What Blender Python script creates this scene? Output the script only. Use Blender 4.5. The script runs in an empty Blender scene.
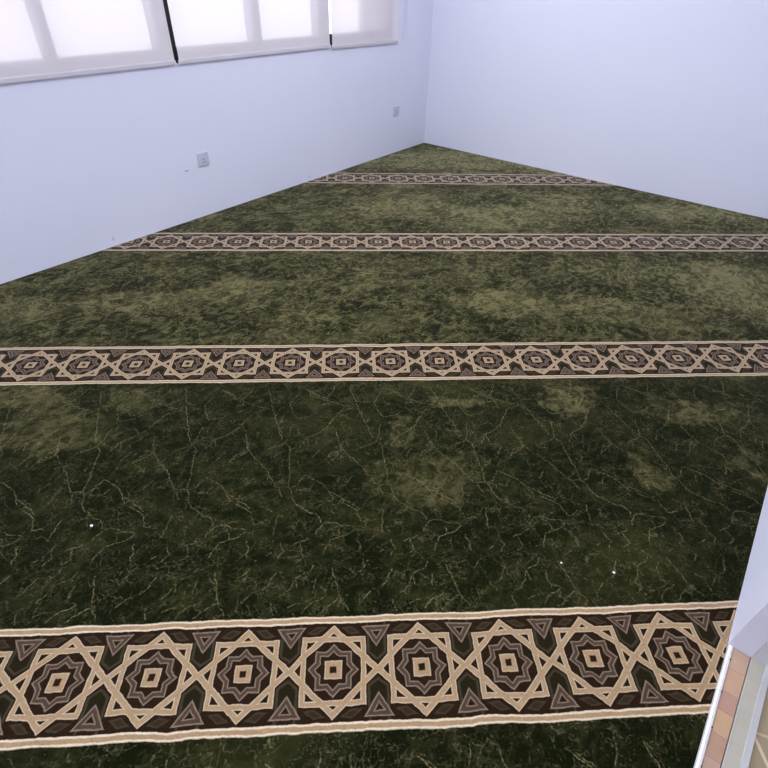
import bpy, bmesh, math, random
from mathutils import Vector, Matrix
C = bpy.context.scene.collection
S = bpy.context.scene
random.seed(7)

# ---------------------------------------------------------------- camera
EYE = 1.45
cd = bpy.data.cameras.new('camera'); cam = bpy.data.objects.new('camera', cd); C.objects.link(cam)
cd.sensor_width = 36.0; cd.sensor_fit = 'HORIZONTAL'; cd.lens = 513.01 / 768 * 36
cd.clip_start = 0.02; cd.clip_end = 200
R_ = Vector((0.7860701, 0.6176642, 0.0241805)); U_ = Vector((-0.4030661, 0.4825190, 0.7776330)); F_ = Vector((-0.4686485, 0.6210204, -0.6282533))
m = Matrix((R_, U_, -F_)).transposed().to_4x4(); m.translation = Vector((0, 0, EYE))
cam.matrix_world = m
S.camera = cam

# ---------------------------------------------------------------- light, world, exposure
S.view_settings.view_transform = 'Standard'; S.view_settings.look = 'None'
S.view_settings.gamma = 1.0; S.view_settings.use_curve_mapping = False
S.view_settings.exposure = 0.09
w = bpy.data.worlds.new('overcast_sky'); S.world = w; w.use_nodes = True
bg = w.node_tree.nodes['Background']; bg.inputs[0].default_value = (1.0, 0.93, 0.96, 1); bg.inputs[1].default_value = 1.8

def area(name, loc, sx, sy, power, col, rot=(0, 0, 0)):
    l = bpy.data.lights.new(name, 'AREA'); l.shape = 'RECTANGLE'; l.size = sx; l.size_y = sy; l.energy = power; l.color = col
    o = bpy.data.objects.new(name, l); C.objects.link(o); o.location = loc; o.rotation_euler = rot
    return o
CEIL = 2.85
ADDED_LAMPS = [(-0.75, -1.6, 36), (-0.75, 1.3, 24), (-1.7, 3.1, 27)]          # added ceiling lamps, unseen, lighting the room: x, y, watts
ADDED_BATTENS = [(-1.3, 20), (0.5, 14), (2.4, 10), (4.1, 9)]                    # added tube lamps, none seen, brightening the right wall: y, watts
for x, y, pw in ADDED_LAMPS:
    area('added_ceiling_lamp_light', (x, y, CEIL - 0.03), 0.56, 0.56, pw, (0.90, 0.94, 1.0))
for y, pw in ADDED_BATTENS:
    area('added_tube_lamp_light', (-3.323 + 0.10, y, 2.66), 1.1, 0.06, pw, (0.90, 0.94, 1.0), (math.radians(90 - 15), 0, math.radians(-90)))
area('added_hall_lamp_light', (1.1, 0.8, CEIL - 0.03), 0.5, 0.5, 18, (1.0, 0.97, 0.93))  # hall lamp is added to light the closed hallway, none seen

# ---------------------------------------------------------------- node helper
class E:
    """a value socket with arithmetic"""
    nt = None
    def __init__(s, v): s.v = v
    @staticmethod
    def op(o, *a, clamp=False):
        n = E.nt.nodes.new('ShaderNodeMath'); n.operation = o; n.use_clamp = clamp
        for i, x in enumerate(a):
            x = x.v if isinstance(x, E) else x
            if isinstance(x, (int, float)): n.inputs[i].default_value = x
            else: E.nt.links.new(x, n.inputs[i])
        return E(n.outputs[0])
    def __add__(s, o): return E.op('ADD', s, o)
    __radd__ = __add__
    def __sub__(s, o): return E.op('SUBTRACT', s, o)
    def __rsub__(s, o): return E.op('SUBTRACT', o, s)
    def __mul__(s, o): return E.op('MULTIPLY', s, o)
    __rmul__ = __mul__
    def __truediv__(s, o): return E.op('DIVIDE', s, o)
    def clamp(s): return E.op('ADD', s, 0.0, clamp=True)
def eabs(a): return E.op('ABSOLUTE', a)
def emin(a, *b):
    for x in b: a = E.op('MINIMUM', a, x)
    return a
def emax(a, *b):
    for x in b: a = E.op('MAXIMUM', a, x)
    return a
def sm(x, a, b):                       # smooth ramp 0..1 from a to b
    n = E.nt.nodes.new('ShaderNodeMapRange'); n.interpolation_type = 'SMOOTHSTEP'
    n.inputs[1].default_value = a; n.inputs[2].default_value = b
    if a > b:
        n.inputs[1].default_value = b; n.inputs[2].default_value = a
        n.inputs[3].default_value = 1; n.inputs[4].default_value = 0
    E.nt.links.new(x.v, n.inputs[0]); return E(n.outputs[0])
def inside(d, s=0.006): return sm(d, s, -s)
def strip(f, a, b, s=0.006): return sm(f, a - s, a + s) * sm(f, b + s, b - s)
def xyz(x, y, z):
    n = E.nt.nodes.new('ShaderNodeCombineXYZ')
    for i, a in enumerate((x, y, z)):
        if isinstance(a, E): E.nt.links.new(a.v, n.inputs[i])
        else: n.inputs[i].default_value = a
    return n.outputs[0]
def noise(vec, scale, detail=3, rough=0.55, dist=0.0, out=0):
    n = E.nt.nodes.new('ShaderNodeTexNoise'); E.nt.links.new(vec, n.inputs['Vector'])
    n.inputs['Scale'].default_value = scale; n.inputs['Detail'].default_value = detail
    n.inputs['Roughness'].default_value = rough; n.inputs['Distortion'].default_value = dist
    return E(n.outputs[out])
def lin(c): return tuple((x / 12.92 if x <= 0.04045 else ((x + 0.055) / 1.055) ** 2.4) for x in (c[0] / 255, c[1] / 255, c[2] / 255)) + (1,)
def mix(f, a, b):
    n = E.nt.nodes.new('ShaderNodeMix'); n.data_type = 'RGBA'
    if isinstance(f, E): E.nt.links.new(f.v, n.inputs[0])
    else: n.inputs[0].default_value = f
    for i, x in ((6, a), (7, b)):
        if isinstance(x, tuple): n.inputs[i].default_value = x
        else: E.nt.links.new(x, n.inputs[i])
    return n.outputs[2]
def newmat(name):
    mt = bpy.data.materials.new(name); mt.use_nodes = True; E.nt = mt.node_tree
    return mt, mt.node_tree.nodes['Principled BSDF']
def simple(name, rgb, rough=0.6, metal=0.0, var=0.05, scale=12, bump=0.0):
    mt, p = newmat(name)
    tc = E.nt.nodes.new('ShaderNodeTexCoord')
    f = noise(tc.outputs['Object'], scale)
    c = lin(rgb); d = tuple(x * (1 - var) for x in c[:3]) + (1,)
    E.nt.links.new(mix(f, d, c), p.inputs['Base Color'])
    p.inputs['Roughness'].default_value = rough; p.inputs['Metallic'].default_value = metal
    if bump:
        b = E.nt.nodes.new('ShaderNodeBump'); b.inputs['Strength'].default_value = bump; b.inputs['Distance'].default_value = 0.002
        E.nt.links.new(noise(tc.outputs['Object'], scale * 14).v, b.inputs['Height']); E.nt.links.new(b.outputs[0], p.inputs['Normal'])
    return mt

# ---------------------------------------------------------------- mesh helpers
def box(bm, x0, x1, y0, y1, z0, z1, mi=0):
    vs = [bm.verts.new(p) for p in ((x0,y0,z0),(x1,y0,z0),(x1,y1,z0),(x0,y1,z0),(x0,y0,z1),(x1,y0,z1),(x1,y1,z1),(x0,y1,z1))]
    for f in ((0,3,2,1),(4,5,6,7),(0,1,5,4),(1,2,6,5),(2,3,7,6),(3,0,4,7)):
        bm.faces.new([vs[i] for i in f]).material_index = mi
def cyl(bm, a, b, r, n=20):
    a, b = Vector(a), Vector(b); d = (b - a).normalized()
    u = d.orthogonal().normalized(); v = d.cross(u)
    r0 = [bm.verts.new(a + r * (math.cos(t) * u + math.sin(t) * v)) for t in [2 * math.pi * i / n for i in range(n)]]
    r1 = [bm.verts.new(x.co + (b - a)) for x in r0]
    for i in range(n):
        f = bm.faces.new((r0[i], r0[(i + 1) % n], r1[(i + 1) % n], r1[i])); f.smooth = True
    bm.faces.new(r0[::-1]); bm.faces.new(r1)
def obj(name, bm, mats, parent=None, bevel=0.0, org=None):
    bmesh.ops.recalc_face_normals(bm, faces=bm.faces)
    if org is not None:
        bmesh.ops.translate(bm, verts=bm.verts, vec=-Vector(org))
    me = bpy.data.meshes.new(name); bm.to_mesh(me); bm.free()
    for mt in (mats if isinstance(mats, (list, tuple)) else [mats]): me.materials.append(mt)
    o = bpy.data.objects.new(name, me); C.objects.link(o)
    if org is not None: o.location = org
    if parent is not None:
        o.parent = parent; o.location = Vector(o.location) - Vector(parent.location) if org is not None else -Vector(parent.location)
    if bevel:
        b = o.modifiers.new('bevel', 'BEVEL'); b.width = bevel; b.segments = 3; b.limit_method = 'ANGLE'
    return o
def tag(o, label, cat, group=None):
    o['label'] = label; o['category'] = cat
    if group: o['group'] = group
    return o
def struct(name, bm, mats, label=None, parent=None, **k):
    o = obj(name, bm, mats, parent, **k)
    if parent is None:
        o['kind'] = 'structure'
        if label: o['label'] = label
    return o
def thing(name, label, cat, loc, group=None):
    o = bpy.data.objects.new(name, None); C.objects.link(o); o.location = loc; o.empty_display_size = 0.05
    return tag(o, label, cat, group)

# ---------------------------------------------------------------- plain materials
def wall_paint():
    mt, p = newmat('lavender_white_paint')
    tc = E.nt.nodes.new('ShaderNodeTexCoord')
    f = noise(tc.outputs['Object'], 1.3, 2)
    E.nt.links.new(mix(f, lin((227, 228, 244)), lin((232, 233, 248))), p.inputs['Base Color'])
    p.inputs['Roughness'].default_value = 0.75
    b = E.nt.nodes.new('ShaderNodeBump'); b.inputs['Strength'].default_value = 0.15; b.inputs['Distance'].default_value = 0.002
    E.nt.links.new(noise(tc.outputs['Object'], 60).v, b.inputs['Height']); E.nt.links.new(b.outputs[0], p.inputs['Normal'])
    return mt
M_wall = wall_paint()
M_ceil = simple('white_ceiling_paint', (242, 242, 245), 0.8)
M_conc = simple('screed', (120, 118, 112), 0.9)
M_black = simple('dark_bronze_aluminium', (30, 26, 30), 0.45, 0.3)
M_plastic = simple('white_socket_plastic', (204, 204, 218), 0.35, 0, 0.02)
M_slot = simple('socket_slot_dark', (60, 58, 62), 0.6)
M_alu = simple('grey_aluminium', (184, 180, 168), 0.4, 0.25, 0.15, 30)
M_alub = simple('bright_aluminium', (225, 225, 228), 0.25, 0.5, 0.1, 30)
M_trim = simple('white_metal_trim', (226, 226, 230), 0.3, 0.15, 0.12, 40)
M_jamb = simple('grey_white_jamb_coating', (214, 214, 220), 0.4, 0.1, 0.05, 8)
M_bar = simple('blind_hem_fabric', (206, 199, 206), 0.7, 0, 0.03)
M_clear = simple('clear_white_plastic', (240, 240, 245), 0.3)
M_lint = simple('white_lint', (225, 225, 215), 0.95)
M_mark = simple('pencil_grey', (150, 148, 160), 0.9)

def fabric():
    mt = bpy.data.materials.new('translucent_blind_fabric'); mt.use_nodes = True; nt = E.nt = mt.node_tree
    nt.nodes.clear()
    out = nt.nodes.new('ShaderNodeOutputMaterial'); tc = nt.nodes.new('ShaderNodeTexCoord')
    d = nt.nodes.new('ShaderNodeBsdfDiffuse'); t = nt.nodes.new('ShaderNodeBsdfTranslucent'); tr = nt.nodes.new('ShaderNodeBsdfTransparent')
    wv = noise(tc.outputs['Object'], 3, 2)
    nt.links.new(mix(wv, lin((233, 226, 231)), lin((238, 231, 236))), d.inputs[0]); t.inputs[0].default_value = (0.185, 0.17, 0.18, 1)
    a = nt.nodes.new('ShaderNodeAddShader'); nt.links.new(d.outputs[0], a.inputs[0]); nt.links.new(t.outputs[0], a.inputs[1])
    mx = nt.nodes.new('ShaderNodeMixShader'); mx.inputs[0].default_value = 0.15
    nt.links.new(a.outputs[0], mx.inputs[1]); nt.links.new(tr.outputs[0], mx.inputs[2]); nt.links.new(mx.outputs[0], out.inputs[0])
    return mt
M_fab = fabric()
def glass():
    mt = bpy.data.materials.new('window_glass'); mt.use_nodes = True; nt = mt.node_tree; nt.nodes.clear()
    out = nt.nodes.new('ShaderNodeOutputMaterial'); g = nt.nodes.new('ShaderNodeBsdfGlossy'); g.inputs['Roughness'].default_value = 0.02
    tr = nt.nodes.new('ShaderNodeBsdfTransparent'); tr.inputs[0].default_value = (0.93, 0.95, 0.94, 1)
    mx = nt.nodes.new('ShaderNodeMixShader'); mx.inputs[0].default_value = 0.05
    nt.links.new(tr.outputs[0], mx.inputs[1]); nt.links.new(g.outputs[0], mx.inputs[2]); nt.links.new(mx.outputs[0], out.inputs[0])
    return mt
M_glass = glass()
def emis(name, col, s):
    mt, p = newmat(name); p.inputs['Emission Color'].default_value = col; p.inputs['Emission Strength'].default_value = s
    p.inputs['Base Color'].default_value = (0.8, 0.8, 0.8, 1); return mt
M_added_lamp = emis('added_lamp_diffuser', (0.95, 0.96, 1, 1), 4.0)

def hall_tiles():
    mt, p = newmat('beige_hall_tiles')
    tc = E.nt.nodes.new('ShaderNodeTexCoord'); s = E.nt.nodes.new('ShaderNodeSeparateXYZ'); E.nt.links.new(tc.outputs['Object'], s.inputs[0])
    x, y = E(s.outputs[0]), E(s.outputs[1])
    # pale inlaid diagonals through (0.471,0.943)
    k = 0.16
    a = (x - 0.471) * 0.81 + (y - 0.943) * 0.59; b = (x - 0.471) * -0.30 + (y - 0.943) * 0.954
    def fold(v): return eabs(E.op('FRACT', v / k + 0.5) - 0.5) * k
    ln = emax(strip(fold(a), -1, 0.004, 0.001), strip(fold(b), -1, 0.0035, 0.001) * 0.6)
    base = mix(noise(tc.outputs['Object'], 9, 4), lin((136, 120, 98)), lin((152, 140, 118)))
    E.nt.links.new(mix(ln, base, lin((190, 172, 150))), p.inputs['Base Color']); p.inputs['Roughness'].default_value = 0.25
    return mt
M_hall = hall_tiles()

# ---------------------------------------------------------------- carpet material
CA, SA = math.cos(-0.71737), math.sin(-0.71737)
Y1, DY, PST, HW = 0.5870, 1.3753, 0.2363, 0.1408      # first band, band spacing, star period, half width of a band
XPH = 0.1665
def carpet_colour(vein=False):
    nt = E.nt
    tc = nt.nodes.new('ShaderNodeTexCoord'); s = nt.nodes.new('ShaderNodeSeparateXYZ'); nt.links.new(tc.outputs['Object'], s.inputs[0])
    px, py = E(s.outputs[0]), E(s.outputs[1])
    X0 = px * CA - py * SA; Y0 = px * SA + py * CA
    P3 = xyz(X0, Y0, 0.0)
    wob = noise(P3, 9, 2); wob2 = noise(P3, 55, 2)
    X = X0 + (wob - 0.5) * 0.012 + (wob2 - 0.5) * 0.004
    wobb = noise(xyz(X0, Y0, 3.7), 8, 2)
    Y = Y0 + (wobb - 0.5) * 0.016 + (wob2 - 0.5) * 0.005
    yl = E.op('FRACT', (Y - Y1) / DY + 0.5) - 0.5
    yb = yl * (DY / PST)                                 # star units across the band
    xb = E.op('FRACT', (X - XPH) / PST + 0.5) - 0.5
    ax, ay = eabs(xb), eabs(yb)
    xe = 0.5 - ax
    # ---------- green field
    R = 0.3574 / (2 * math.pi)
    th = X0 * (1 / R)
    cylv = xyz(E.op('COSINE', th) * R, E.op('SINE', th) * R, yl * DY)
    dn = nt.nodes.new('ShaderNodeTexNoise'); nt.links.new(cylv, dn.inputs['Vector']); dn.inputs['Scale'].default_value = 14; dn.inputs['Detail'].default_value = 4
    sc = nt.nodes.new('ShaderNodeVectorMath'); sc.operation = 'MULTIPLY_ADD'; nt.links.new(dn.outputs['Color'], sc.inputs[0]); sc.inputs[1].default_value = (0.09, 0.09, 0.09); nt.links.new(cylv, sc.inputs[2])
    def vor(vec, scale):
        v = nt.nodes.new('ShaderNodeTexVoronoi'); v.feature = 'DISTANCE_TO_EDGE'; nt.links.new(vec, v.inputs['Vector']); v.inputs['Scale'].default_value = scale
        return E(v.outputs['Distance'])
    w1 = sm(vor(sc.outputs[0], 15), 0.040, 0.0); w2 = sm(vor(sc.outputs[0], 38), 0.10, 0.0)
    brk = sm(noise(P3, 24, 3), 0.42, 0.66); brk2 = sm(noise(xyz(X0, Y0, 9.1), 16, 4), 0.46, 0.68)
    web = emax(w1 * brk * 0.9, w2 * brk2 * 0.75) * sm(noise(P3, 120, 2), 0.35, 0.6)
    speck = sm(noise(P3, 130, 4, 0.75), 0.55, 0.70) * sm(noise(xyz(X0, Y0, 5.5), 20, 4), 0.42, 0.66)
    big = noise(xyz(X0 * 0.8, Y0 * 1.25, 1.3), 2.3, 5, 0.6, 0.8)
    mid = noise(xyz(X0 * 0.7 + Y0 * 0.5, Y0 * 1.3, 4.0), 5.5, 5, 0.62, 1.2)
    # strokes where the pile lies the other way, each at its own place
    q1 = noise(P3, 6.0, 6, 0.7); q2 = noise(xyz(X0, Y0, 7.0), 6.0, 6, 0.7)
    bx = X0 + (q1 - 0.5) * 0.6; by = Y0 + (q2 - 0.5) * 0.5
    BL = [(-1.17, 1.53, .22, .13, .5), (-1.40, 1.72, .16, .08, .6), (-.96, 1.71, .14, .06, .4), (.27, 1.23, .20, .12, .42), (.93, 1.65, .12, .09, .8), (1.43, 1.56, .16, .06, .6),
          (1.09, 1.25, .07, .13, .5), (.19, 1.49, .06, .06, .5), (.41, 1.67, .1, .06, .7), (1.54, 1.24, .06, .12, .5), (.37, 4.0, .40, .25, .5), (1.13, 3.84, .5, .26, .6), (1.16, 5.3, 1.2, .3, .75),
          (1.68, 4.07, .35, .24, .5), (-.09, 2.89, .28, .04, .55), (-.03, 2.72, .26, .035, .5), (-.66, 2.67, .2, .14, .5), (1.69, 2.91, .4, .12, .4), (2.32, 2.65, .35, .36, .8),
          (.83, 2.5, .22, .15, .6), (-.29, 2.39, .17, .1, .55), (-1.24, 2.56, .24, .1, .45), (2.7, 3.95, .5, .2, .7), (1.39, 2.45, .24, .12, .55), (2.1, 5.0, .5, .3, .6), (-1.9, 2.4, .3, .2, .3)]
    blob = E(0.0); blob = None
    for cx, cy, rx, ry, k in BL:
        dx = (bx - cx) * (1 / rx); dy = (by - cy) * (1 / ry)
        g = sm(dx * dx + dy * dy, 1.7, 0.1) * k
        blob = g if blob is None else emax(blob, g)
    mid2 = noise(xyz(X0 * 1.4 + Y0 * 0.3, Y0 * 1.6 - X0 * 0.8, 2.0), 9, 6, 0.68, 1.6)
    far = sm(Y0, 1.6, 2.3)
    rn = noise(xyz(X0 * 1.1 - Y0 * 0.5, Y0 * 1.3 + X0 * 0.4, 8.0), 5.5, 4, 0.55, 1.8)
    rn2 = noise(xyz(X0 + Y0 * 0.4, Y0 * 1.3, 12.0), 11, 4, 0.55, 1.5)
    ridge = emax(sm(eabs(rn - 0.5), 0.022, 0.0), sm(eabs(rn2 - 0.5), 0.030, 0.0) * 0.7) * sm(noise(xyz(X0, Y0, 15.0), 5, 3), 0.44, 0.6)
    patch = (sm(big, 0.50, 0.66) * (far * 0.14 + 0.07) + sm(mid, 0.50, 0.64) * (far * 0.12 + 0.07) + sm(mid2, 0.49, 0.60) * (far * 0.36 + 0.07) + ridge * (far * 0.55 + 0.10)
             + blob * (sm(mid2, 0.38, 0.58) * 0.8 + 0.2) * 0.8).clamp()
    fine = noise(P3, 140, 2)
    g0 = mix(noise(P3, 6, 2), lin(GREEN_A), lin(GREEN_B))
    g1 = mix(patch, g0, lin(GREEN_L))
    g1 = mix((fine - 0.3).clamp() * 0.5, g1, lin((12, 16, 6)))
    vc = mix(noise(P3, 40, 2), lin((98, 96, 64)), lin((150, 138, 102)))
    amt = emax(web * (0.42 + patch * 0.35), speck * 0.6)
    if vein:
        at = nt.nodes.new('ShaderNodeAttribute'); at.attribute_name = 'vein'
        va = E(at.outputs['Fac'])
        amt = emax(amt, sm(va, 0.0, 1.0) * (sm(noise(P3, 110, 4, 0.7), 0.40, 0.60) * 0.85 + 0.06) * (noise(xyz(X0, Y0, 2.2), 6, 3) * 1.5 - 0.1).clamp())
    field = mix(amt.clamp(), g1, vc)
    # ---------- patterned band
    ground = mix(noise(P3, 60, 3), lin((26, 17, 8)), lin((42, 28, 17)))
    cream = mix(noise(P3, 45, 3), lin((142, 117, 88)), lin((168, 142, 110)))
    pale = lin((208, 190, 164)); mauve = lin((72, 56, 45)); rose = lin((124, 108, 92)); olive = lin((58, 50, 36)); olived = lin((30, 26, 13))
    c = ground
    # chevrons and rhombi, dim
    chev = emax(xe - 0.118, (xe * 0.75 - ay + 0.085) * 0.8)
    c = mix(inside(chev) * sm(ay, 0.5, 0.48), c, olived)
    c = mix(strip(chev, -0.030, -0.002), c, olive)
    chev2 = chev + 0.06
    rx_ = eabs(ax - 0.2); ry_ = eabs(ay - 0.442 + (ax - 0.2) * 0.28)
    rho = rx_ * 0.42 + ry_ - 0.05
    c = mix(inside(rho), c, lin((48, 36, 24))); c = mix(strip(rho, -0.020, 0.0), c, olive)
    # triangles
    T = emax(ay - 0.485, xe * 0.82 - (ay - 0.245) * 0.57)
    c = mix(inside(T), c, mauve); c = mix(strip(T, -0.014, 0.0), c, rose); c = mix(inside(T + 0.050), c, rose); c = mix(inside(T + 0.062), c, ground)
    # eight pointed star of two interlaced squares
    mx_ = emax(ax, ay); df = ax * 0.93 + ay; df2 = (1.0 - ax) * 0.93 + ay
    dl = emin(eabs(mx_ - 0.3375) - 0.0275, (eabs(df - 0.4565) - 0.0425) * 0.75, (eabs(df2 - 0.4565) - 0.0425) * 0.75)
    lace = inside(dl, 0.005)
    octo = inside(emax(mx_ - 0.308, df - 0.413))
    c = mix(octo, c, ground)
    c = mix(lace, c, cream)
    c = mix(strip(dl, -0.008, 0.004, 0.003) * 0.5, c, pale)
    # ring star and middle square
    s8 = emin(mx_, (ax + ay) * 0.7071)
    c = mix(strip(s8, 0.142, 0.200), c, mauve); c = mix(strip(s8, 0.187, 0.201), c, rose); c = mix(strip(s8, 0.141, 0.153), c, rose)
    c = mix(strip(mx_, 0.036, 0.094), c, cream)
    c = mix(strip(mx_, 0.084, 0.094) * 0.5, c, pale)
    # border lines
    c = mix(strip(ay, 0.528, 0.640), c, cream)
    c = mix(strip(ay, 0.528, 0.548), c, pale); c = mix(strip(ay, 0.592, 0.640), c, pale)
    inb = inside(ay - 0.612, 0.008)
    c = mix((fine - 0.35).clamp() * 0.55, c, lin((25, 16, 10)))
    bw = nt.nodes.new('ShaderNodeRGBToBW'); nt.links.new(c, bw.inputs[0]); lum = E(bw.outputs[0])
    return mix(inb, field, c), P3, noise(P3, 420, 1), (patch * (1.0 - inb) + inb * (lum * 5.5 - 0.12)), inb
def carpet_material(name, vein):
    mt, p = newmat(name); nt = E.nt
    col, P3, pile, nap, inb = carpet_colour(vein)
    nt.links.new(mix(inb, SHEEN_TINT, (1.0, 0.97, 0.90, 1)), p.inputs['Sheen Tint'])
    nt.links.new((nap * SHEEN + 0.24).clamp().v, p.inputs['Sheen Weight'])
    nt.links.new(col, p.inputs['Base Color'])
    p.inputs['Roughness'].default_value = 0.85; p.inputs['Specular IOR Level'].default_value = 0.04
    p.inputs['Sheen Roughness'].default_value = 0.32
    b = nt.nodes.new('ShaderNodeBump'); b.inputs['Strength'].default_value = 0.35; b.inputs['Distance'].default_value = 0.003
    nt.links.new(pile.v, b.inputs['Height']); nt.links.new(b.outputs[0], p.inputs['Normal'])
    return mt
GREEN_A = (7, 12, 1); GREEN_B = (16, 22, 5); GREEN_L = (100, 94, 58)
SHEEN = 1.0; SHEEN_TINT = (1.0, 0.96, 0.55, 1)
M_carpet = carpet_material('green_carpet_with_bands', False)
M_vein = carpet_material('green_carpet_veins', True)

# ---------------------------------------------------------------- room
XL, XR, YF, YB = -3.323, 0.378, 4.9896, -2.6
WALL_T = 0.058; ZF = -0.010
V0, V1_, WZ0, WZ1 = 0.78, 4.36, 0.965, 2.30            # window opening in the left wall
DV0, DV1, DZ = 0.20, 1.139, 2.10                       # doorway in the right wall
bm = bmesh.new(); box(bm, XL - 0.2, 2.0, YB - 0.1, YF + 0.2, -0.16, ZF)
struct('floor', bm, M_conc, 'screed floor slab under the green carpet')
bm = bmesh.new(); box(bm, XL - 0.2, 2.0, YB - 0.1, YF + 0.2, CEIL, CEIL + 0.15)
struct('ceiling', bm, M_ceil, 'white ceiling of the room')
bm = bmesh.new(); t = 0.2
box(bm, XL - t, XL, YB, V0, ZF, CEIL); box(bm, XL - t, XL, V1_, YF, ZF, CEIL)
box(bm, XL - t, XL, V0, V1_, ZF, WZ0); box(bm, XL - t, XL, V0, V1_, WZ1, CEIL)
struct('wall_left', bm, M_wall, 'pale lavender white wall under the blinds')
bm = bmesh.new(); box(bm, XL - t, 2.0, YF, YF + 0.2, ZF, CEIL)
struct('wall_back', bm, M_wall, 'plain pale lavender wall closing the far right side')
bm = bmesh.new(); box(bm, XL - t, 2.0, YB - 0.1, YB, ZF, CEIL)
struct('wall_front', bm, M_wall, 'pale wall behind the viewer')
bm = bmesh.new()
box(bm, XR, XR + WALL_T, DV1, YF, ZF, CEIL); box(bm, XR, XR + WALL_T, YB, DV0, ZF, CEIL); box(bm, XR, XR + WALL_T, DV0, DV1, DZ, CEIL)
struct('wall_right', bm, M_wall, 'end of the white wall beside the doorway')
bm = bmesh.new(); box(bm, 1.9, 2.0, YB, YF, ZF, CEIL)
struct('wall_hall', bm, M_wall, 'wall of the hallway outside the doorway')
bm = bmesh.new(); box(bm, XR + 0.098, 1.9, YB, YF, ZF, -0.004)
struct('floor_hall', bm, M_hall, 'beige hallway tiles with pale inlaid diagonal lines')

# carpet: one slab, the vein pattern as a thin part of the same pile
VEINS = [[(-0.0457,0.6273),(-0.09,0.7049),(-0.1215,0.7477),(-0.1663,0.8045),(-0.1845,0.8672)],[(-0.1663,0.8045),(-0.1999,0.7814),(-0.2331,0.751)],[(-0.0008,0.626),(-0.0027,0.68),(-0.0075,0.7483),(-0.0125,0.8206),(-0.0362,0.8462),(-0.0699,0.8263),(-0.1018,0.8027)],[(0.0001,0.6224),(0.0324,0.6355),(0.0534,0.6783),(0.0754,0.6666),(0.1201,0.6364),(0.1432,0.6005),(0.1925,0.5648),(0.2337,0.5335)],[(-0.0457,0.6273),(0.0001,0.6224)],[(0.0001,0.6224),(0.0172,0.5738)],[(-0.2367,0.9118),(-0.2106,0.9787),(-0.1815,1.0202),(-0.1252,1.0478)],[(-0.2595,1.0707),(-0.2184,1.0846),(-0.1393,1.053)],[(-0.3366,1.1747),(-0.2419,1.1103),(-0.2119,1.0844)],[(-0.2419,1.1103),(-0.2172,1.151),(-0.2086,1.1933)],[(0.0231,0.8196),(0.0486,0.8694),(0.0946,0.8986),(0.131,0.9379),(0.1644,0.9974)],[(0.0486,0.8694),(0.0563,0.8311)],[(-0.0339,1.0852),(-0.0264,1.0357),(0.0029,0.9873),(0.0454,0.9956),(0.0848,1.0233)],[(-0.0339,1.0852),(-0.0082,1.1358)],[(0.0248,1.172),(0.0567,1.1448),(0.1113,1.097),(0.1358,1.0662)],[(0.1262,0.7562),(0.1492,0.7915),(0.1834,0.7987),(0.1646,0.9012)],[(-0.1561,0.6378),(-0.1299,0.6692)],[(-0.1123,1.0871),(-0.0687,1.081)],[(-0.1131,1.0771),(-0.0833,0.9801),(-0.0493,0.8635)],[(-0.0337,0.6165),(-0.0194,0.5817)],[(-0.0362,0.8462),(-0.0209,0.8973),(-0.0123,0.9416)],[(0.0876,0.6338),(0.0723,0.6027)],[(0.1432,0.6005),(0.1602,0.5658)],[(0.076,0.7616),(0.1005,0.801)],[(-0.1384,1.181),(-0.1123,1.0871)],[(0.0135,0.5779),(0.0348,0.5439),(0.0631,0.5235),(0.1007,0.5062),(0.1215,0.468)],[(0.1056,0.4233),(0.1278,0.4616),(0.1575,0.4667),(0.2008,0.453),(0.232,0.4489)],[(0.1338,0.3481),(0.1549,0.4011),(0.1828,0.4118),(0.2114,0.4196),(0.2346,0.4488)],[(-0.1195,0.523),(-0.1041,0.4724),(-0.0648,0.4711)],[(-0.0317,0.425),(-0.0274,0.4638),(-0.0228,0.5135)],[(0.0372,0.3879),(0.0566,0.3987),(0.0838,0.4094)],[(0.0264,0.2157),(0.0451,0.2468),(0.0531,0.2691),(0.0732,0.2811),(0.0966,0.2906),(0.106,0.3113)],[(0.1109,0.2295),(0.1155,0.2693)],[(-0.0438,0.2328),(-0.0231,0.2542),(-0.0063,0.2917)],[(0.1631,0.2986),(0.182,0.2269),(0.1923,0.1975),(0.1699,0.1866),(0.1466,0.1711),(0.1286,0.1535)],[(0.1923,0.1975),(0.2152,0.1593),(0.1911,0.1475)],[(0.0796,0.1577),(0.1109,0.1911),(0.1432,0.2065)],[(0.0354,0.1754),(0.0718,0.1879)],[(-0.011,0.1911),(-0.0023,0.155)],[(0.2485,0.2825),(0.2673,0.3081)],[(0.258,0.195),(0.2807,0.2183)],[(0.0573,0.3958),(0.0669,0.356),(0.0419,0.3404)],[(-0.0046,0.3979),(0.0094,0.3636),(-0.0096,0.3368)],[(0.1822,0.4147),(0.1779,0.4387)],[(0.2436,0.4068),(0.2532,0.3439)],[(0.0531,0.2691),(0.0592,0.2364)],[(-0.0465,0.349),(-0.0303,0.3594)],[(-0.176,0.5573),(-0.1371,0.5332),(-0.1165,0.5165)]]
bm = bmesh.new()
box(bm, XL, XR, YB, YF, ZF, 0.0)
lay = bm.verts.layers.float.new('vein')
PT = 0.3574; X0T = -0.6016
def to_room(X, Y): return (X * CA + Y * SA, -X * SA + Y * CA)
rnd = random.Random(3)
def seg_pts(pl, n=0.012):
    out = [Vector(pl[0])]
    for a, b in zip(pl, pl[1:]):
        a, b = Vector(a), Vector(b); k = max(1, int((b - a).length / n)); d = (b - a); nn = Vector((-d.y, d.x)).normalized() if d.length else Vector((0, 0))
        for i in range(1, k + 1):
            out.append(a + d * (i / k) + nn * (rnd.uniform(-0.0045, 0.0045) if i < k else 0))
    return out
PLS = [seg_pts(pl) for pl in VEINS]
lvl = 0
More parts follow.
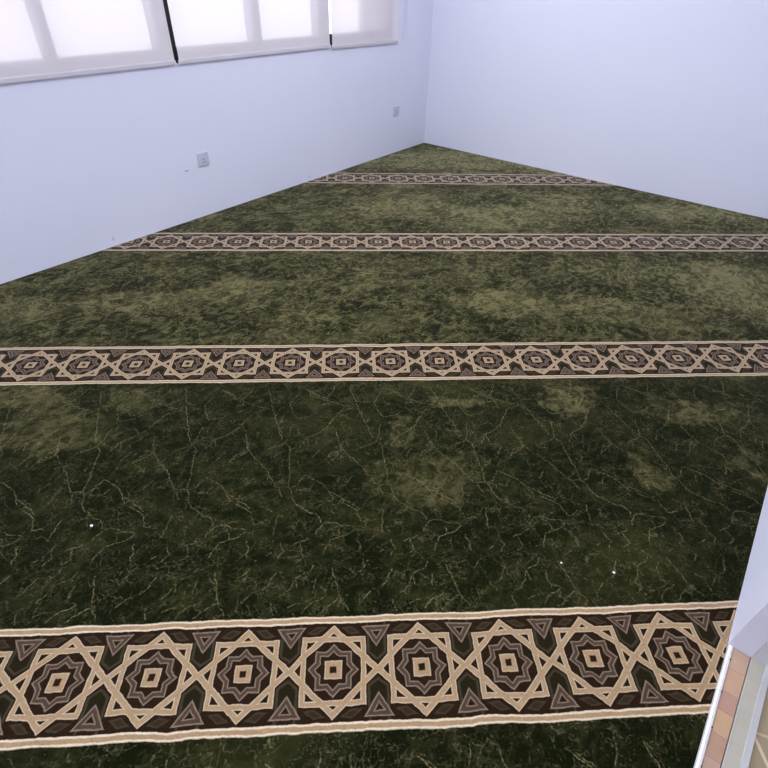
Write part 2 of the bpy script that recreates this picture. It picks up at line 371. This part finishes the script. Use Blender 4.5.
for row in range(-2, 5):
    for ti in range(-12, 16):
        for k, pl in enumerate(PLS):
            w0 = 0.0033
            pr = None
            for i, q in enumerate(pl):
                X = X0T + ti * PT + q.x; Yl = q.y
                if Yl < HW + 0.012 or Yl > DY - HW - 0.012: pr = None; continue
                Y = Y1 + row * DY + Yl
                d = (pl[min(i + 1, len(pl) - 1)] - pl[max(i - 1, 0)]).normalized(); nn = Vector((-d.y, d.x)) * w0
                ok = True; cur = []
                for sgn in (-1, 0, 1):
                    rx_, ry_ = to_room(X + nn.x * sgn, Y + nn.y * sgn)
                    if not (XL + 0.003 < rx_ < XR - 0.003 and -0.9 < ry_ < YF - 0.003): ok = False
                    cur.append((rx_, ry_))
                if not ok: pr = None; continue
                z = 0.00025 + 0.000012 * (k % 24)
                vs = []
                for sgn, (a, b) in zip((0, 1, 0), cur):
                    v = bm.verts.new((a, b, z)); v[lay] = float(sgn); vs.append(v)
                if pr:
                    for j in (0, 1):
                        f = bm.faces.new((pr[j], vs[j], vs[j + 1], pr[j + 1])); f.material_index = 1
                pr = vs
for f in bm.faces:
    if f.material_index == 1:
        f.normal_update()
        if f.normal.z < 0: f.normal_flip()
me = bpy.data.meshes.new('carpet'); bm.to_mesh(me); bm.free(); me.materials.append(M_carpet); me.materials.append(M_vein)
carpet = bpy.data.objects.new('carpet', me); C.objects.link(carpet)
tag(carpet, 'wall-to-wall dark green veined carpet with bands of brown and cream eight-pointed stars', 'carpet')

# ---------------------------------------------------------------- windows and blinds
def stile(bm, a, b, z0=WZ0, z1=WZ1, x0=-0.06, x1=-0.002): box(bm, XL + x0, XL + x1, a, b, z0, z1)
WIN = [(0.78, 2.174, [(0.78, 0.85), (1.40, 1.455), (2.045, 2.174)]), (2.176, 3.556, [(2.78, 2.865), (3.42, 3.556)]), (3.558, 4.36, [(4.30, 4.36)])]
for i, (a, b, st) in enumerate(WIN):
    bm = bmesh.new()
    box(bm, XL - 0.06, XL - 0.002, a, b, WZ0, 1.042); box(bm, XL - 0.06, XL - 0.002, a, b, WZ1 - 0.06, WZ1)
    for s0, s1 in st: box(bm, XL - 0.06, XL - 0.002, s0, s1, 1.042, WZ1 - 0.06)
    wf = struct('window_%d' % (i + 1), bm, M_black, ['window behind the widest blind at the left', 'window behind the middle blind', 'narrow window behind the blind nearest the corner'][i])
    bm = bmesh.new(); box(bm, XL - 0.042, XL - 0.038, a + 0.01, b - 0.01, 1.03, WZ1 - 0.05)
    obj('glass_pane', bm, M_glass, wf)
def dim_sheet_material():  # added sheet, no screen seen; dims part of the narrow blind to darker pink
    mt = bpy.data.materials.new('added_dim_sheet'); mt.use_nodes = True; nt = mt.node_tree; nt.nodes.clear()
    out = nt.nodes.new('ShaderNodeOutputMaterial'); d = nt.nodes.new('ShaderNodeBsdfDiffuse'); d.inputs[0].default_value = (0.35, 0.22, 0.24, 1)
    tr = nt.nodes.new('ShaderNodeBsdfTransparent'); mx = nt.nodes.new('ShaderNodeMixShader'); mx.inputs[0].default_value = 0.55
    nt.links.new(tr.outputs[0], mx.inputs[1]); nt.links.new(d.outputs[0], mx.inputs[2]); nt.links.new(mx.outputs[0], out.inputs[0]); return mt
bm = bmesh.new(); box(bm, XL - 0.022, XL - 0.020, 3.93, 4.298, 1.043, WZ1 - 0.061)
obj('added_dim_sheet', bm, dim_sheet_material(), wf)

BZ = 0.955
def blind(a, b, za, zb, label, chain=None):
    """fabric sheet from a to b on the left wall, hem at height za (left) .. zb (right)"""
    ym = (a + b) / 2; xf = XL + 0.013
    t = thing('roller_blind', label, 'blind', (xf, ym, 0.95), 'white roller blinds over the windows')
    bm = bmesh.new()
    n = 24; th = 0.0008; g = []
    for side in (0, 1):
        rows = []
        for zi in range(13):
            row = []
            for i in range(n + 1):
                y = a + (b - a) * i / n; zb_ = za + (zb - za) * i / n
                z = zb_ + 0.020 + (2.44 - zb_) * zi / 12
                x = xf + 0.0012 * math.sin(y * 9 + 1) * (1 - zi / 12) + (th if side else 0)
                row.append(bm.verts.new((x, y, z)))
            rows.append(row)
        g.append(rows)
    # a single sheet: keep one side only, fabric is thin cloth
    bmesh.ops.delete(bm, geom=[v for r in g[1] for v in r], context='VERTS')
    for r0, r1 in zip(g[0], g[0][1:]):
        for i in range(n): f = bm.faces.new((r0[i], r0[i + 1], r1[i + 1], r1[i])); f.smooth = True
    obj('fabric', bm, M_fab, t)
    # hem pocket with its flat bar
    bm = bmesh.new()
    prof = [(-0.003, 0.0), (0.003, 0.0), (0.0035, 0.002), (0.0033, 0.019), (0.0009, 0.024), (-0.0009, 0.024), (-0.0033, 0.019), (-0.0035, 0.002)]
    e0 = [bm.verts.new((xf + x, a, za + z)) for x, z in prof]; e1 = [bm.verts.new((xf + x, b, zb + z)) for x, z in prof]
    for i in range(8): bm.faces.new((e0[i], e0[(i + 1) % 8], e1[(i + 1) % 8], e1[i]))
    bm.faces.new(e0[::-1]); bm.faces.new(e1)
    hb = obj('bottom_bar', bm, M_bar, t)
    for yy, zz in ((a, za), (b, zb)):
        s = -1 if yy == a else 1
        bm = bmesh.new(); box(bm, xf - 0.005, xf + 0.005, min(yy, yy + s * 0.004), max(yy, yy + s * 0.004), zz - 0.002, zz + 0.022)
        e = obj('end_cap', bm, M_clear, hb); e.location = (0, 0, 0)
    bm = bmesh.new(); cyl(bm, (xf + 0.020, a, 2.46), (xf + 0.020, b, 2.46), 0.022)
    obj('roller_tube', bm, M_bar, t)
    for yy in (a - 0.006, b + 0.003):
        bm = bmesh.new(); box(bm, XL + 0.001, XL + 0.065, yy, yy + 0.003, 2.425, 2.495); obj('bracket', bm, M_alub, t)
    if chain:
        y0, y1, zc = chain; r = (y1 - y0) / 2
        pts = []; z = 2.46; x = XL + 0.030
        while z > zc + r: pts.append((x, y0, z)); z -= 0.006
        for i in range(9): an = math.pi + math.pi * i / 8; pts.append((x, (y0 + y1) / 2 + r * math.cos(an), zc + r + r * math.sin(an)))
        z = zc + r
        while z < 2.46: pts.append((x, y1, z)); z += 0.006
        bm = bmesh.new()
        for p in pts: bmesh.ops.create_icosphere(bm, subdivisions=1, radius=0.0024, matrix=Matrix.Translation(p))
        for p0, p1 in zip(pts, pts[1:]): cyl(bm, p0, p1, 0.0009, 5)
        ch = obj('bead_chain', bm, simple('bead_chain_plastic', (196, 196, 208), 0.4), t)
    return t
blind(0.755, 2.134, 0.959, 0.959, 'white roller blind at the far left, cut off by the edge of the picture')
blind(2.165, 3.538, 0.959, 0.959, 'white roller blind in the middle, between two narrow gaps')
blind(3.566, 4.430, 0.950, 0.938, 'narrow white roller blind with a bead chain, nearest the room corner', (4.497, 4.530, 0.975))

# ---------------------------------------------------------------- sockets on the left wall
def socket(y, z, label, dark=0):
    t = thing('wall_socket', label, 'socket', (XL, y, z), 'wall sockets under the blinds')
    bm = bmesh.new(); box(bm, XL + 0.0003, XL + 0.009, y - 0.043, y + 0.043, z - 0.043, z + 0.043)
    obj('face_plate', bm, M_plastic, t, bevel=0.002)
    bm = bmesh.new(); box(bm, XL + 0.009, XL + 0.0115, y - 0.030, y + 0.030, z - 0.033, z + 0.012)
    obj('socket_insert', bm, M_plastic, t, bevel=0.001)
    bm = bmesh.new()
    for dy, dz, wy, wz in ((0, 0.001, 0.003, 0.005), (-0.011, -0.018, 0.004, 0.0025), (0.011, -0.018, 0.004, 0.0025)):
        box(bm, XL + 0.0115, XL + 0.0119, y + dy - wy, y + dy + wy, z + dz - wz, z + dz + wz)
    obj('pin_slot', bm, M_slot, t)
    bm = bmesh.new(); box(bm, XL + 0.009, XL + 0.0125, y + 0.012, y + 0.026, z + 0.017, z + 0.032)
    obj('rocker_switch', bm, M_plastic, t, bevel=0.001)
socket(2.212, 0.386, 'square white wall socket below the gap between the left and middle blinds')
socket(4.457, 0.383, 'small square wall socket close to the far room corner')
# small plastic cable clip left of the near socket
t = thing('cable_clip', 'tiny white cable clip on the wall just left of the near socket', 'clip', (XL, 2.075, 0.341))
bm = bmesh.new(); box(bm, XL + 0.0003, XL + 0.006, 2.055, 2.082, 0.334, 0.345); obj('clip_body', bm, M_plastic, t, bevel=0.0015)
bm = bmesh.new(); cyl(bm, (XL + 0.006, 2.067, 0.3395), (XL + 0.008, 2.067, 0.3395), 0.0025, 12); obj('nail', bm, M_alu, t)
for y, z0, lab in ((3.236, 0.024, 'short grey tick on the wall above the left end of the farthest carpet band'), (1.436, 0.036, 'short grey tick on the wall, left end of the second farthest carpet band')):
    bm = bmesh.new()
    vs = [(y, z0), (y + 0.004, z0), (y + 0.002, z0 + 0.024), (y - 0.0015, z0 + 0.024)]
    a = [bm.verts.new((XL + 0.0002, p, q)) for p, q in vs]; b = [bm.verts.new((XL + 0.0005, p, q)) for p, q in vs]
    bm.faces.new(a); bm.faces.new(b)
    for i in range(4): bm.faces.new((a[i], a[(i + 1) % 4], b[(i + 1) % 4], b[i]))
    tag(obj('pencil_mark', bm, M_mark, org=(XL, y, z0)), lab, 'mark', 'pencil ticks on the left wall')

# ---------------------------------------------------------------- doorway
def skewbox(bm, x0, x1, y0, y1, z0, z1, k=0.03, mi=0, yr=1.139, k1=None):
    k1 = k if k1 is None else k1
    vs = [bm.verts.new((x + (k if x == x0 else k1) * (y - yr), y, z)) for x, y, z in ((x0,y0,z0),(x1,y0,z0),(x1,y1,z0),(x0,y1,z0),(x0,y0,z1),(x1,y0,z1),(x1,y1,z1),(x0,y1,z1))]
    for f in ((0,3,2,1),(4,5,6,7),(0,1,5,4),(1,2,6,5),(2,3,7,6),(3,0,4,7)): bm.faces.new([vs[i] for i in f]).material_index = mi
bm = bmesh.new()
prof = [(0.379, 0.0), (0.381, 0.005), (0.385, 0.0068), (0.390, 0.0062), (0.3925, 0.003), (0.3925, -0.004), (0.379, -0.004)]
e = [[bm.verts.new((x + 0.018 * (y - DV1), y, z)) for x, z in prof] for y in (DV0 + 0.001, DV1 - 0.001)]
for i in range(7): f = bm.faces.new((e[0][i], e[0][(i + 1) % 7], e[1][(i + 1) % 7], e[1][i]))
bm.faces.new(e[0]); bm.faces.new(e[1][::-1])
strip_t = thing('edge_strip', 'white metal edge strip where the carpet meets the doorway', 'edge strip', (0.386, 0.67, 0))
obj('strip_profile', bm, M_trim, strip_t)
for i in range(9):
    yy = DV1 - 0.045 - i * 0.105
    bm = bmesh.new(); cyl(bm, (0.3915 + 0.018 * (yy - DV1), yy, 0.0015), (0.3915 + 0.018 * (yy - DV1), yy, 0.0062), 0.0022, 12); obj('screw', bm, M_slot, strip_t)
th_ = thing('door_threshold', 'narrow peach and pink stone threshold between the edge strip and the grey track', 'threshold', (0.41, 0.67, 0))
cols = [(182, 152, 132), (184, 150, 126), (172, 136, 122), (186, 152, 122), (170, 136, 118), (176, 146, 132), (174, 140, 124)]
edges_ = [1.138, 1.071, 1.000, 0.944, 0.880, 0.815, 0.74, 0.64, 0.54, 0.44, 0.34, 0.202]
for i, (b_, a_) in enumerate(zip(edges_, edges_[1:])):
    bm = bmesh.new(); skewbox(bm, 0.3938, 0.4345, a_ + 0.0002, b_ - 0.0002, -0.009, 0.0005, 0.018, 0, 1.139, 0.0375)
    c_ = cols[i % len(cols)]
    obj('stone_piece', bm, simple('threshold_stone', c_, 0.35, 0, 0.18, 28), th_, bevel=0.0004)
tk = thing('door_track', 'worn grey aluminium sliding door track on the doorway floor', 'door track', (0.46, 0.67, 0))
bm = bmesh.new(); skewbox(bm, 0.4362, 0.4850, DV0 + 0.001, DV1 - 0.001, -0.009, 0.003, 0.037); obj('track_base', bm, M_alu, tk, bevel=0.0005)
for x0, x1, h in ((0.4362, 0.4382, 0.0045), (0.4690, 0.4845, 0.0060)):
    bm = bmesh.new(); skewbox(bm, x0, x1, DV0 + 0.001, DV1 - 0.001, 0.003, h, 0.037); obj('rail', bm, M_alub, tk, bevel=0.0005)
bm = bmesh.new()
box(bm, XR + WALL_T + 0.0005, XR + WALL_T + 0.055, DV1 - 0.002, DV1 + 0.05, -0.004, DZ + 0.05)
box(bm, XR + WALL_T + 0.0005, XR + WALL_T + 0.055, DV0 - 0.05, DV0, -0.004, DZ + 0.05)
box(bm, XR + WALL_T + 0.0005, XR + WALL_T + 0.055, DV0, DV1 - 0.002, DZ, DZ + 0.05)
struct('door_1', bm, M_jamb, 'pale grey door frame outside the end of the white wall', bevel=0.001)

# ---------------------------------------------------------------- lint on the carpet
for x, y, s, lab in ((-1.361, 0.229, 0.0040, 'white scrap of lint on the carpet at the left'), (-0.092, 1.083, 0.0028, 'small white speck of lint on the carpet, centre right'), (0.051, 1.155, 0.0036, 'white scrap of lint on the carpet nearest the right wall')):
    bm = bmesh.new(); bmesh.ops.create_icosphere(bm, subdivisions=2, radius=1)
    for v in bm.verts:
        k = 1 + rnd.uniform(-0.25, 0.25); v.co = Vector((x + v.co.x * s * 1.3 * k, y + v.co.y * s * k, 0.0008 + s * 0.45 + v.co.z * s * 0.45 * k))
    tag(obj('lint_scrap', bm, M_lint, org=(x, y, 0.001)), lab, 'lint', 'white lint scraps on the carpet')

# ---------------------------------------------------------------- added ceiling and tube lamps, unseen, that light the room
for x, y, lab in [(q[0], q[1], l) for q, l in zip(ADDED_LAMPS, ('behind the viewer', 'over the middle of the carpet', 'nearest the far wall'))] + [(1.1, 0.8, 'in the hallway outside the doorway')]:
    s = 0.3 if x < 1 else 0.26
    bm = bmesh.new()
    box(bm, x - s, x + s, y - s, y + s, CEIL - 0.015, CEIL - 0.0005)
    t = thing('added_ceiling_light', 'added unseen square flush ceiling lamp with white diffuser, ' + lab, 'ceiling light', (x, y, CEIL), 'added square ceiling lamps')
    obj('added_lamp_frame', bm, M_alub, t)
    bm = bmesh.new(); box(bm, x - s + 0.02, x + s - 0.02, y - s + 0.02, y + s - 0.02, CEIL - 0.018, CEIL - 0.0155)
    obj('added_lamp_diffuser', bm, M_added_lamp, t)
for (y, pw), lab in zip(ADDED_BATTENS, ('behind the viewer', 'above the left blind', 'above the middle blind', 'nearest the far corner')):
    t = thing('added_tube_lamp', 'added unseen white tube lamp high on the left wall, ' + lab, 'lamp', (XL, y, 2.66), 'added tube lamps on the left wall')
    bm = bmesh.new(); box(bm, XL + 0.0005, XL + 0.035, y - 0.6, y + 0.6, 2.635, 2.685); obj('added_lamp_housing', bm, M_alub, t, bevel=0.003)
    bm = bmesh.new(); cyl(bm, (XL + 0.055, y - 0.575, 2.66), (XL + 0.055, y + 0.575, 2.66), 0.013); obj('tube', bm, M_added_lamp, t)
    for yy in (y - 0.59, y + 0.575):
        bm = bmesh.new(); box(bm, XL + 0.0355, XL + 0.07, yy, yy + 0.014, 2.643, 2.677); obj('added_tube_holder', bm, M_alub, t)
